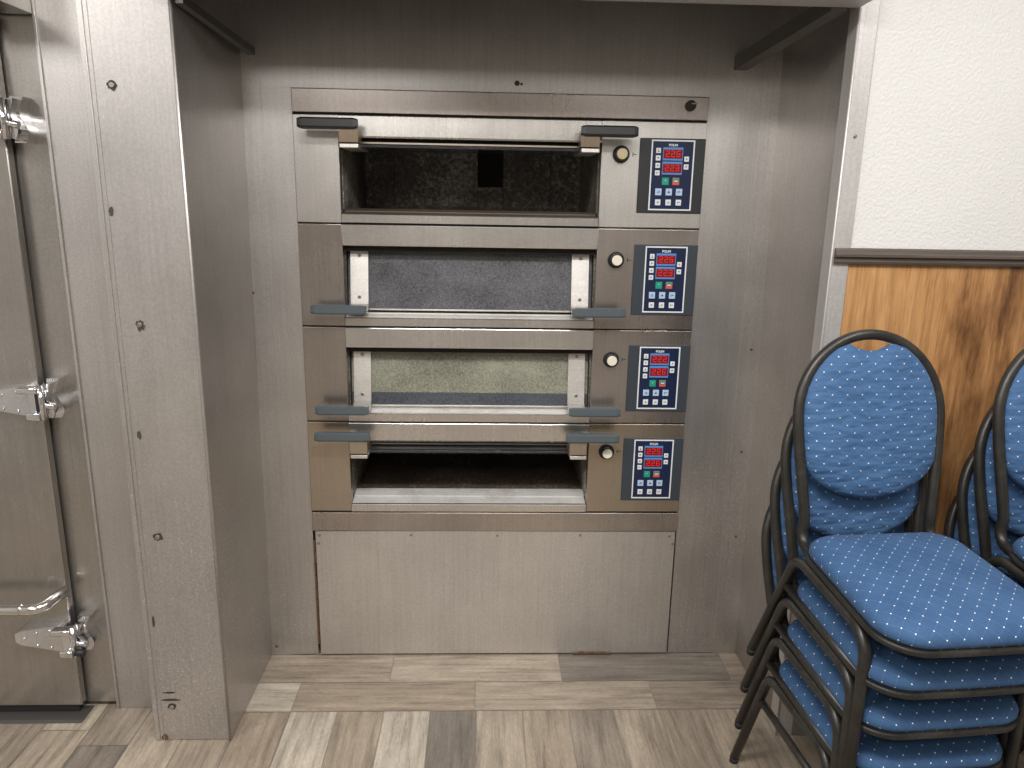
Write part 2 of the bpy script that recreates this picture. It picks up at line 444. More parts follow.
# ------------------------------------------------------------------ floor
def make_floor():
    bm = bmesh.new(); uvl = bm.loops.layers.uv.new('UVMap'); tl = bm.faces.layers.float.new('tone')
    rnd = random.Random(11)
    vs = [bm.verts.new(p) for p in ((RX0, RY0, -0.003), (RX1, RY0, -0.003), (RX1, 3.5, -0.003), (RX0, 3.5, -0.003))]
    f = bm.faces.new(vs); f.material_index = 1
    lo = [bm.verts.new(p) for p in ((RX0, RY0, -0.06), (RX1, RY0, -0.06), (RX1, 3.5, -0.06), (RX0, 3.5, -0.06))]
    bm.faces.new(lo).material_index = 1
    for k in range(4):
        bm.faces.new((vs[k], vs[(k + 1) % 4], lo[(k + 1) % 4], lo[k])).material_index = 1
    def plank(x0, x1, y0, y1, along, tone):
        g = 0.0011
        x0 += g; x1 -= g; y0 += g; y1 -= g
        if x1 - x0 < 0.01 or y1 - y0 < 0.01: return
        q = [bm.verts.new(p) for p in ((x0, y0, 0), (x1, y0, 0), (x1, y1, 0), (x0, y1, 0))]
        f = bm.faces.new(q); f[tl] = tone
        ou, ov = rnd.random() * 40, rnd.random() * 40
        for lp in f.loops:
            c = lp.vert.co
            lp[uvl].uv = ((c.y + ou, c.x + ov) if along == 'y' else (c.x + ou, c.y + ov))
    # two rows across, inside the alcove
    for y0, y1, cuts, tones in ((2.262, 2.425, (-0.90, -0.316, 0.277, 0.87, 0.96), (0.62, 0.72, 0.14, 0.4)),
                                (2.112, 2.262, (-0.90, -0.612, -0.022, 0.574, 0.96), (0.97, 0.52, 0.66, 0.36))):
        for i in range(len(cuts) - 1): plank(max(cuts[i], -0.98), cuts[i + 1], y0, y1, 'x', tones[i])
    # the dining floor: planks towards the viewer
    W = 0.1485; x = -0.6105 - W * 17; i = 0
    tone0 = {15: 0.42, 16: 0.55, 17: 0.93, 18: 0.60, 19: 0.95, 20: 0.12, 21: 0.72, 22: 0.58, 23: 0.30, 24: 0.66, 25: 0.40, 26: 0.62, 14: 0.72, 13: 0.35, 12: 0.8}
    k = 0
    while x < RX1:
        x0, x1 = max(x, RX0), min(x + W, RX1)
        top = 2.425 if (x1 < -0.97 or x0 > 0.95) else 2.112
        if top > 2.2: y = top
        else: y = top
        first = True
        L0 = rnd.uniform(0.25, 0.6)
        while y > RY0:
            L = L0 if first else 0.6
            t = tone0.get(k, rnd.random()) if first else rnd.random()
            plank(x0, x1, max(y - L, RY0), y, 'y', t); y -= L; first = False
        x += W; k += 1
    # the strip of floor left of the alcove rows, under the pillar, is hidden
    me = bpy.data.meshes.new('floor'); bm.normal_update(); bm.to_mesh(me); bm.free()
    me.materials.append(M['plank']); me.materials.append(M['grout'])
    o = bpy.data.objects.new('floor', me); COL.objects.link(o)
    return structure(o, 'grey-beige wood-look plank floor, two planks laid across in the oven alcove', 'floor')
make_floor()

# ------------------------------------------------------------------ shell
structure(MB(M['ceiling_paint']).box(RX0, RX1, RY0, YF + 0.02, CEIL, CEIL + 0.06).build('ceiling'), 'white painted ceiling of the dining room', 'ceiling')
structure(MB(M['room_paint']).box(RX0, RX1, RY0 - 0.08, RY0, 0, CEIL).build('wall_front'), 'beige painted wall of the room behind the viewer', 'wall')
structure(MB(M['room_paint']).box(RX0 - 0.08, RX0, RY0, 2.5, 0, CEIL).build('wall_left_room'), 'beige painted side wall on the cooler side of the room', 'wall')
structure(MB(M['room_paint']).box(RX1, RX1 + 0.08, RY0, 2.1, 0, CEIL).build('wall_right_room'), 'beige painted side wall beyond the chairs', 'wall')

structure(MB(M['room_paint']).box(RX0, RX1, 3.5, 3.58, 0, CEIL).build('wall_back_building'), 'rear wall of the building behind the built-in oven', 'wall')
# alcove back wall: steel sheets around the oven, with corner strips
OX0, OX1 = -0.590, 0.682
mb = MB(M['steel_wall'], M['dark_gap'])
mb.box(XL - 0.02, OX0, YB, YB + 0.03, 0, 1.925)
mb.box(OX1, XR + 0.02, YB, YB + 0.03, 0, 1.925)
mb.box(XL - 0.02, XR + 0.02, YB, YB + 0.03, 1.9252, 2.62)
mb.box(XL, XL + 0.075, YB - 0.002, YB + 0.001, 0.0, 2.03)
mb.box(XR - 0.085, XR, YB - 0.002, YB + 0.001, 0.0, 2.62)
wb = structure(mb.build('wall_back'), 'stainless steel back wall of the alcove around the oven', 'wall')
def screw(parent, x, y, z, r=0.006, name='screw', mat='screw', ny=-1, side=None, label=None):
    mb = MB(M[mat])
    if side is None: mb.cyl((x, y, z), (x, y - 0.004, z), r, r * 0.8, 12, bev=0.001)
    else: mb.cyl((x, y, z), (x + side * 0.004, y, z), r, r * 0.8, 12, bev=0.001)
    return mb.build(name, parent, label)
def stain(parent, x, y, z, w, h, mat='stain', seed=0, name='stain'):
    rnd = random.Random(seed); mb = MB(M[mat]); n = 18
    vs = [mb.bm.verts.new((x + w * (0.7 + 0.5 * rnd.random()) * math.cos(2 * PI * k / n), y, z + h * (0.7 + 0.5 * rnd.random()) * math.sin(2 * PI * k / n))) for k in range(n)]
    mb.bm.faces.new(vs)
    return mb.build(name, parent)
screw(wb, 0.091, YB, 1.952, 0.008, 'hole', 'stain'); screw(wb, 0.105, YB, 1.95, 0.004, 'hole', 'stain')
for x, z in ((-0.745, 1.64), (-0.742, 1.305), (-0.738, 0.035), (0.887, 1.138), (0.886, 0.78), (0.894, 0.465)):
    screw(wb, x, YB - 0.002, z, 0.005, 'screw', 'rust')

# alcove ceiling under the hood
structure(MB(M['steel_dark']).box(XL - 0.02, XR + 0.02, 1.90, YB + 0.03, 2.60, 2.63).build('ceiling_alcove'), 'dark steel top inside the oven alcove hood', 'ceiling')

# pillar, its side is the alcove's left wall
mb = MB(M['steel_pillar'], M['steel_side'])
mb.box(-0.977, XL, YF, YB + 0.03, 0, 2.62, 0.003)
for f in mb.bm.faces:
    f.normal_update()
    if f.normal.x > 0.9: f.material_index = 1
bmesh.ops.subdivide_edges(mb.bm, edges=[e for e in mb.bm.edges if e.calc_length() > 0.05], cuts=14, use_grid_fill=True)
for v in mb.bm.verts:
    if v.co.x > -0.762: v.co.x += 0.011 * v.co.z * max(0, v.co.y - YF) / (YB - YF)
# hemmed edges: narrow raised beads along the front edges
mb.cyl((XL - 0.004, YF - 0.001, 0), (XL - 0.004, YF - 0.001, 2.6), 0.005, seg=10)
mb.box(-0.982, -0.968, YF - 0.003, YF, 0, 2.6, 0.001)
mb.box(-0.958, -0.9565, YF - 0.002, YF, 0, 2.6)
pl = structure(mb.build('pillar_left'), 'stainless clad pillar between the cooler door and the oven alcove', 'pillar')
for x, z in ((-0.916, 1.862), (-0.907, 1.270), (-0.916, 0.666), (-0.925, 0.115)):
    screw(pl, x, YF - 0.001, z, 0.008)
for i, (x, z, w, h) in enumerate(((-0.916, 1.862, .012, .012), (-0.950, 1.560, .006, .014), (-0.906, 1.268, .011, .016), (-0.938, 0.967, .006, .012), (-0.915, 0.667, .014, .013),
                                 (-0.926, 0.118, .013, .011), (-0.925, 0.140, .028, .004), (-0.928, 0.165, .020, .003), (-0.955, 0.012, .012, .010), (-0.953, 0.40, .004, .02))):
    stain(pl, x, YF - 0.0012, z, w, h, 'stain' if i != 8 else 'rust', i, 'stain').location.y = 0.0

# alcove right wall
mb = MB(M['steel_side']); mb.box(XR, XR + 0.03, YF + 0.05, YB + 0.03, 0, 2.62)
bmesh.ops.subdivide_edges(mb.bm, edges=mb.bm.edges[:], cuts=14, use_grid_fill=True)
for f in mb.bm.faces: f.smooth = abs(f.normal.x) > 0.9
for v in mb.bm.verts:
    v.co.x -= 0.0165 * v.co.z * (v.co.y - YF - 0.05) / (YB - YF - 0.05)      # the sheet leans in a little at the back corner
structure(mb.build('wall_right'), 'stainless steel right side wall of the oven alcove', 'wall')
# steel frame strip at the alcove's right edge
mb = MB(M['steel_frame'])
mb.box(0.916, 0.968, YF, YF + 0.052, 0, 2.62, 0.002)
mb.cyl((0.919, YF + 0.001, 0), (0.919, YF + 0.001, 2.6), 0.004, seg=8)
fr = structure(mb.build('trim_1'), 'narrow stainless corner strip where the alcove meets the white wall', 'trim')
for z in (1.78, 1.135, 0.62): screw(fr, 0.944, YF, z, 0.005)

# hood lintel over the alcove, and the square bars under it
mb = MB(M['steel_frame'])
mb.box(XL - 0.012, 0.917, 1.90, YF + 0.006, 2.082, CEIL, 0.002, 0)
structure(mb.build('lintel_1'), 'stainless lintel across the top of the oven alcove', 'lintel')
def slant_bar(nm, a, b, h, lab):
    a, b = Vector(a), Vector(b)
    mb = MB(M['steel_dark']); w = h
    for p in (a, b): pass
    c = [[mb.bm.verts.new(p + Vector((dx, 0, dz))) for dx, dz in ((-w, -h), (w, -h), (w, h), (-w, h))] for p in (a, b)]
    for k in range(4): mb.bm.faces.new((c[0][k], c[0][(k + 1) % 4], c[1][(k + 1) % 4], c[1][k]))
    mb.bm.faces.new(c[0]); mb.bm.faces.new(list(reversed(c[1])))
    structure(mb.build(nm), lab, 'trim')
slant_bar('trim_2', (-0.742, YF + 0.008, 2.062), (-0.701, 2.424, 2.023), 0.010, 'dark square bar under the hood beside the pillar side of the alcove')
slant_bar('trim_3', (0.868, YF + 0.008, 2.094), (0.772, 2.424, 2.024), 0.020, 'dark square bar under the hood on the white wall side of the alcove')

# cooler: panel beside the pillar and the door jamb
mb = MB(M['steel_pillar'], M['steel_cooler'])
mb.box(-1.165, -0.978, 2.138, 2.25, 0.0, CEIL, 0.002, 0)
mb.box(-1.168, -1.160, 2.132, 2.138, 0.0, CEIL, 0.001, 0)
mb.box(-1.30, -1.169, 2.1465, 2.25, 0.018, CEIL, 0, 1)
mb.box(RX0, -1.30, 2.1465, 2.25, 2.05, CEIL, 0, 1)
mb.box(RX0, -2.22, 2.178, 2.25, 0, 1.98, 0, 1)
wl = structure(mb.build('wall_left'), 'stainless steel cooler wall panel and door jamb beside the pillar', 'wall')
# overhead steel cover above the cooler door
structure(MB(M['steel_cooler']).box(-2.4, -1.166, 1.95, 2.131, 2.047, CEIL, 0.002).build('beam_1'), 'steel cover box overhead above the cooler door', 'beam')
# threshold
structure(MB(plain('threshold_metal', (0.10, 0.095, 0.09), 0.45, 0.5)).prism([(2.065, 0.001), (2.075, 0.005), (2.145, 0.005), (2.145, 0.001)], 'x', -2.22, -1.245).build('trim_4'),
          'dark metal threshold strip on the floor under the cooler door', 'trim')

# cooler door
mb = MB(M['steel_door'], M['dark_gap'])
mb.box(-2.2, -1.262, 2.110, 2.139, 0.030, 2.043, 0.004, 0)
mb.box(-2.19, -1.2665, 2.1392, 2.146, 0.04, 2.04, 0, 1)
door = structure(mb.build('door_1'), 'stainless walk-in cooler door with strap hinges at the left edge of the view', 'door')
mb = MB(M['dark_gap']); mb.box(-2.18, -1.275, 2.115, 2.136, 0.008, 0.030)  # black box stands in for the shade in the gap below the door
mb.build('door_gap_shade', door, 'black filler painted as the shaded gap under the cooler door')
# tubular guard bar
mb = MB(M['bar_steel'])
mb.tube(rounded([(-2.05, 2.112, 0.43), (-2.02, 2.03, 0.413), (-1.302, 2.03, 0.413), (-1.266, 2.112, 0.430)], [0.03, 0.04], 6), 0.0165, 14)
mb.cyl((-1.352, 2.03, 0.415), (-1.347, 2.03, 0.415), 0.0178, seg=16)
mb.build('guard_bar', door, 'polished tubular guard bar bent into the cooler door')
def hinge(z, flip):
    root = bpy.data.objects.new('hinge', None); COL.objects.link(root); root.parent = door
    root.location = (-1.240, 2.082, z)
    # strap on the door, tapering away from the pivot
    mb = MB(M['chrome_worn'])
    mb.prism([(-0.175, -0.012), (-0.16, -0.022), (-0.045, -0.044), (-0.030, -0.040), (-0.030, 0.038), (-0.045, 0.042), (-0.16, 0.024), (-0.175, 0.014)], 'y', -0.004, 0.0278)
    for x, zz in ((-0.148, 0), (-0.11, 0.018), (-0.11, -0.022), (-0.07, 0.026), (-0.07, -0.03)):
        mb.cyl((x, -0.004, zz), (x, -0.008, zz), 0.0055, 0.004, 10)
    mb.build('hinge_strap', root)
    # pivot block
    mb = MB(M['chrome'])
    mb.box(-0.048, 0.008, -0.040, -0.010, 0.028, 0.046, 0.004)
    mb.box(-0.034, 0.004, -0.034, -0.006, -0.050, -0.028, 0.004)
    mb.cyl((0.008, -0.022, -0.050), (0.008, -0.022, 0.050), 0.0085, seg=14)
    mb.box(-0.030, -0.004, -0.018, 0.020, -0.030, 0.030, 0.003)
    mb.build('hinge_knuckle', root)
    # bracket on the jamb with its wavy outline
    mb = MB(M['chrome'])
    prof = []
    for k in range(25):
        t = k / 24; zz = -0.055 + 0.115 * t
        prof.append((0.030 + 0.010 * math.sin(t * PI * 2.2 + 0.3) + 0.006 * math.sin(t * PI), zz))
    prof = [(0.004, 0.060), (0.004, -0.055)] + prof
    mb.prism(prof, 'y', 0.022, 0.064)
    mb.prism([(0.010 + (p[0] - 0.010) * 0.72 if p[0] > 0.01 else 0.010, p[1] * 0.86) for p in prof], 'y', -0.010, 0.022)
    mb.cyl((0.010, -0.016, -0.008), (0.040, -0.012, -0.014), 0.010, seg=12)
    for zz in (-0.045, 0.050): mb.cyl((0.020, 0.022, zz), (0.020, 0.017, zz), 0.005, seg=10)
    mb.build('hinge_bracket', root)
    mb = MB(M['black']); mb.cyl((0.012, -0.030, -0.030), (0.040, -0.026, -0.036), 0.011, seg=12) if flip else mb.box(-0.004, 0.006, -0.030, 0.02, -0.026, 0.026)
    mb.build('hinge_bushing', root, 'black bushing of the hinge')
hinge(1.785, False); hinge(1.035, False); hinge(0.288, True)

# dining room wall to the right: paint above, oak panel below, rail between
structure(MB(M['paint']).box(0.968, RX1, YF + 0.008, YF + 0.09, 1.485, CEIL).build('wall_right_upper'), 'white textured wall above the brown chair rail', 'wall')
structure(MB(M['oak']).box(0.968, RX1, YF + 0.004, YF + 0.09, 0.0, 1.478).build('wall_right_wainscot'), 'oak wood panelling below the chair rail behind the chairs', 'wall')
structure(MB(plain('vinyl_base', (0.17, 0.155, 0.14), 0.6)).box(0.968, RX1, YF - 0.004, YF + 0.004, 0.0, 0.10, 0.002).build('baseboard_right'), 'grey-brown vinyl baseboard below the oak panelling behind the chairs', 'baseboard')
mb = MB(M['rail'])
yw = YF + 0.006
mb.prism([(yw, 1.498), (yw - 0.006, 1.498), (yw - 0.012, 1.494), (yw - 0.014, 1.486), (yw - 0.020, 1.482), (yw - 0.020, 1.476), (yw - 0.012, 1.472),
          (yw - 0.012, 1.467), (yw - 0.016, 1.463), (yw - 0.014, 1.457), (yw, 1.455)], 'x', 0.925, RX1)
structure(mb.build('trim_5'), 'dark brown wooden chair rail between white wall and oak panelling', 'trim')

# ------------------------------------------------------------------ deck oven
YO = 2.415
oven = thing('deck_oven', 'four-deck stainless steel bakery oven built into the alcove', 'oven', (0.046, YO, 0.0))
def part(mb, name, parent, label=None):
    o = mb.build(name, parent, label)
    # keep world geometry: undo the root offset
    root = parent
    off = Vector((0, 0, 0))
    while root is not None: off += root.location; root = root.parent
    if o.data: o.data.transform(Matrix.Translation(-off))
    return o
def sub_empty(name, parent):
    o = bpy.data.objects.new(name, None); COL.objects.link(o); o.parent = parent
    return o

# trims
mb = MB(M['steel_oven']); mb.box(-0.588, 0.680, YO - 0.002, YB + 0.02, 1.855, 1.923, 0.002)
tt = part(mb, 'top_trim', oven)
mb = MB(M['black'], M['chrome']); mb.cyl((0.623, YO - 0.002, 1.897), (0.623, YO - 0.014, 1.897), 0.016, seg=20, bev=0.003)
mb.box(0.623, 0.640, YO - 0.017, YO - 0.013, 1.9, 1.904, 0, 1)
part(mb, 'lock', tt, 'small black lock with a chrome tab')
for x in (-0.027, 0.119):
    mb = MB(M['screw']); mb.cyl((x, YO - 0.002, 1.892), (x, YO - 0.005, 1.892), 0.006, seg=10); part(mb, 'screw', tt)
mb = MB(M['steel_oven']); mb.box(-0.587, 0.680, YO - 0.002, YB + 0.02, 0.489, 0.557, 0.002); part(mb, 'bottom_trim', oven)
mb = MB(M['steel_base'], M['rust']); mb.box(-0.580, 0.676, YO + 0.004, YB + 0.02, 0.006, 0.4865, 0.002)
bp = part(mb, 'base_panel', oven)
for x, z in ((-0.565, 0.470), (-0.25, 0.472), (0.05, 0.470), (0.34, 0.472), (0.655, 0.468), (-0.569, 0.44), (0.668, 0.44)):
    mb = MB(M['screw']); mb.cyl((x, YO + 0.004, z), (x, YO + 0.001, z), 0.005, seg=10); part(mb, 'screw', bp)
mb = MB(M['rust'])
rr = random.Random(3)
for k in range(9):
    z = 0.05 + k * 0.045
    mb.box(-0.588, -0.5825 + rr.uniform(0, .003), YO + 0.002, YO + 0.006, z, z + 0.04)
part(mb, 'rust_streak', bp, 'brown rust along the panel edge')
mb = MB(M['rust'])
for k in range(7): mb.box(-0.55 + k * 0.02 + 0.88, -0.53 + k * .02 + 0.88, YO - 0.001, YO + 0.003, 0.004, 0.008 + rr.uniform(0, .004))
part(mb, 'rust_stain', bp, 'rust along the floor joint')

SEG = {'0': 'abcdef', '2': 'abged', '5': 'afgcd', '6': 'afgedc', '8': 'abcdefg', '3': 'abgcd'}
def digit(mb, ch, x, y, z, w, h, mi):
    t = h * 0.13
    r = {'a': (x, x + w, z + h - t, z + h), 'd': (x, x + w, z, z + t), 'g': (x, x + w, z + h / 2 - t / 2, z + h / 2 + t / 2),
         'f': (x, x + t, z + h / 2, z + h), 'b': (x + w - t, x + w, z + h / 2, z + h), 'e': (x, x + t, z, z + h / 2), 'c': (x + w - t, x + w, z, z + h / 2)}
    for s in SEG[ch]:
        a = r[s]; mb.box(a[0], a[1], y - 0.0006, y, a[2], a[3], 0, mi)

def text_mesh(txt, size):
    cu = bpy.data.curves.new('lettering', 'FONT'); cu.body = txt; cu.size = size; cu.extrude = 0.0004; cu.align_x = 'CENTER'
    cu.offset = size * 0.03
    ob = bpy.data.objects.new('lettering', cu); COL.objects.link(ob)
    dg = bpy.context.evaluated_depsgraph_get()
    me = bpy.data.meshes.new_from_object(ob.evaluated_get(dg))
    bpy.data.objects.remove(ob); bpy.data.curves.remove(cu)
    me.transform(Matrix.Rotation(PI / 2, 4, 'X'))
    return me
BRAND = text_mesh('POLIN', 0.0098)
BRAND.materials.clear(); BRAND.materials.append(M['white_film'])

def glyph(mb, kind, x, y, z, s, mi):
    y0, y1 = y - 0.0005, y
    if kind == 0: mb.box(x - s * .12, x + s * .12, y0, y1, z - s * .5, z + s * .5, 0, mi); mb.box(x - s * .35, x + s * .35, y0, y1, z - s * .55, z - s * .3, 0, mi)
    elif kind == 1: mb.box(x - s * .45, x + s * .45, y0, y1, z - s * .08, z + s * .08, 0, mi); mb.box(x - s * .08, x + s * .08, y0, y1, z - s * .4, z + s * .4, 0, mi)
    elif kind == 2: mb.prism([(x - s * .45, z + s * .3), (x + s * .45, z + s * .3), (x, z - s * .4)], 'y', y0, y1, mi)
    elif kind == 3: mb.prism([(x - s * .45, z - s * .3), (x, z + s * .4), (x + s * .45, z - s * .3)], 'y', y0, y1, mi)
    elif kind == 4: mb.box(x - s * .5, x + s * .5, y0, y1, z - s * .35, z - s * .2, 0, mi); mb.box(x - s * .2, x + s * .4, y0, y1, z + s * .05, z + s * .25, 0, mi)
    else:
        mb.box(x - s * .45, x - s * .25, y0, y1, z - s * .4, z + s * .4, 0, mi); mb.box(x + s * .05, x + s * .4, y0, y1, z - s * .1, z + s * .3, 0, mi)

def control_panel(zt, dark, d1, d2):
    x0, x1, z1, z0 = 0.474, 0.679, zt - 0.050, zt - 0.276
    yf = YO - 0.004
    mb = MB(M['panel_black' if dark else 'panel_grey'], M['navy'])
    mb.box(x0, x1, yf, YO + 0.004, z0, z1, 0.002)
    # tilted right return of the plate
    mb.box(0.512, 0.642, yf - 0.0015, yf, z0 + 0.012, z1 - 0.008, 0, 1)
    cp = part(mb, 'control_panel', oven, 'dark control panel with navy keypad')
    ya = yf - 0.0015
    mb = MB(M['white_film'])
    xa, xb, za, zb = 0.510, 0.645, z0 + 0.009, z1 - 0.005; t = 0.0042
    mb.box(xa, xb, ya - 0.001, ya, zb - t, zb); mb.box(xa, xb, ya - 0.001, ya, za, za + t)
    mb.box(xa, xa + t, ya - 0.001, ya, za + t, zb - t); mb.box(xb - t, xb, ya - 0.001, ya, za + t, zb - t)
    part(mb, 'keypad_border', cp, 'white border line of the keypad')
    o = bpy.data.objects.new('lettering', BRAND); COL.objects.link(o); o.parent = cp
    off = cp.parent.location
    o.location = Vector((0.5775, ya - 0.0005, zb - 0.0185)) - off
    o['label'] = 'white maker name lettering'
    H = zb - za; W = xb - xa
    X = lambda f: xa + W * f
    Z = lambda f: zb - H * f
    for fz, dd in ((0.195, d1), (0.395, d2)):
        mb = MB(M['blue_film'], M['red_window'], M['red_led'])
        xl, xr = X(0.27), X(0.735); hh = H * 0.092
        mb.box(xl, xr, ya - 0.001, ya, Z(fz) - hh, Z(fz) + hh)
        mb.box(xl + .002, xr - .002, ya - 0.0016, ya - 0.0004, Z(fz) - hh * .72, Z(fz) + hh * .66, 0, 1)
        w = (xr - xl) * 0.19
        for k, ch in enumerate(dd): digit(mb, ch, xl + (xr - xl) * (0.14 + 0.265 * k), ya - 0.0016, Z(fz) - hh * .48, w, hh * 1.0, 2)
        part(mb, 'display', cp, 'red digit display with blue edge')
    bs = 0.0074
    def key(x, z, m, s=bs, g=0, sz=None):
        mb = MB(M[m], M['ink']); mb.box(x - s, x + s, ya - 0.002, ya, z - s * 1.05, z + s * 1.05, 0.0008)
        glyph(mb, g, x, ya - 0.002, z, s * 0.95, 1)
        return part(mb, 'button', cp)
    for k, f in enumerate((0.15, 0.255, 0.36, 0.465)): key(X(0.165 + 0.0 * k), Z(f), 'key_white', g=(0, 2, 3, 5)[k])
    for k, f in enumerate((0.265, 0.375)): key(X(0.825), Z(f), 'key_white', g=(1, 2)[k])
    # start and stop keys
    mb = MB(M['green_key'], M['key_white']); mb.box(X(.285), X(.445), ya - .002, ya, Z(.635), Z(.53), .0008); glyph(mb, 2, X(.365), ya - .002, Z(.57), .005, 1); part(mb, 'button', cp, 'green start button')
    mb = MB(M['red_key'], M['green_key'], M['key_white']); mb.box(X(.53), X(.69), ya - .002, ya, Z(.635), Z(.53), .0008); mb.box(X(.54), X(.68), ya - .0024, ya - .001, Z(.572), Z(.535), 0, 1)
    mb.box(X(.57), X(.65), ya - .0028, ya - .001, Z(.585), Z(.57), 0, 2); part(mb, 'button', cp, 'red and green stop button')
    for k, f in enumerate((0.215, 0.46, 0.70)):
        key(X(f), Z(0.735), 'key_blue', 0.0100, (4, 3, 5)[k]); key(X(f), Z(0.885), 'key_white', 0.0086, (1, 4, 5)[k])
    return cp

def knob(zt, mat):
    x, z = 0.417, zt - 0.100
    mb = MB(M['black']); mb.cyl((x, YO, z), (x, YO - 0.006, z), 0.0265, seg=28, bev=0.002); mb.cyl((x, YO - 0.006, z), (x, YO - 0.024, z), 0.0215, 0.0205, seg=28, bev=0.002)
    k = part(mb, 'lamp_knob', oven, 'round push knob with black ring and pale cap')
    mb = MB(M[mat]); mb.cyl((x, YO - 0.020, z), (x, YO - 0.027, z), 0.0165, seg=28, bev=0.002); part(mb, 'cap', k, 'pale round cap')
    mb = MB(M['ink']); mb.box(x + .036, x + .049, YO - .0006, YO, z - .001, z + .001); mb.box(x + .036, x + .038, YO - .0006, YO, z - .006, z + .007)
    part(mb, 'mark', k, 'small black tick mark beside the knob')

def handle_bar(parent, x0, x1, y, z, mat='handle', fat=1.0):
    prof = [(-0.015, -0.008), (-0.012, -0.0135), (0.010, -0.0155), (0.014, -0.012), (0.014, 0.010), (0.009, 0.0145), (-0.009, 0.0155), (-0.014, 0.011)]
    n = 14; A = []
    mb = MB(M[mat])
    # softly tapered bar with rounded ends
    rings = []
    L = x1 - x0
    for k in range(n + 1):
        t = k / n
        e = min(t, 1 - t) * L
        s = 1.0 if e > 0.006 else 0.80 + 0.20 * math.sqrt(max(0, 1 - (1 - e / 0.006) ** 2))
        rings.append([mb.bm.verts.new((x0 + L * t, y + p[0] * s, z + p[1] * s * fat)) for p in prof])
    m = len(prof)
    for a, b in zip(rings[:-1], rings[1:]):
        for k in range(m):
            f = mb.bm.faces.new((a[k], a[(k + 1) % m], b[(k + 1) % m], b[k]))
    mb.bm.faces.new(rings[0]); mb.bm.faces.new(list(reversed(rings[-1])))
    return part(mb, 'handle', parent, 'dark plastic bar handle')

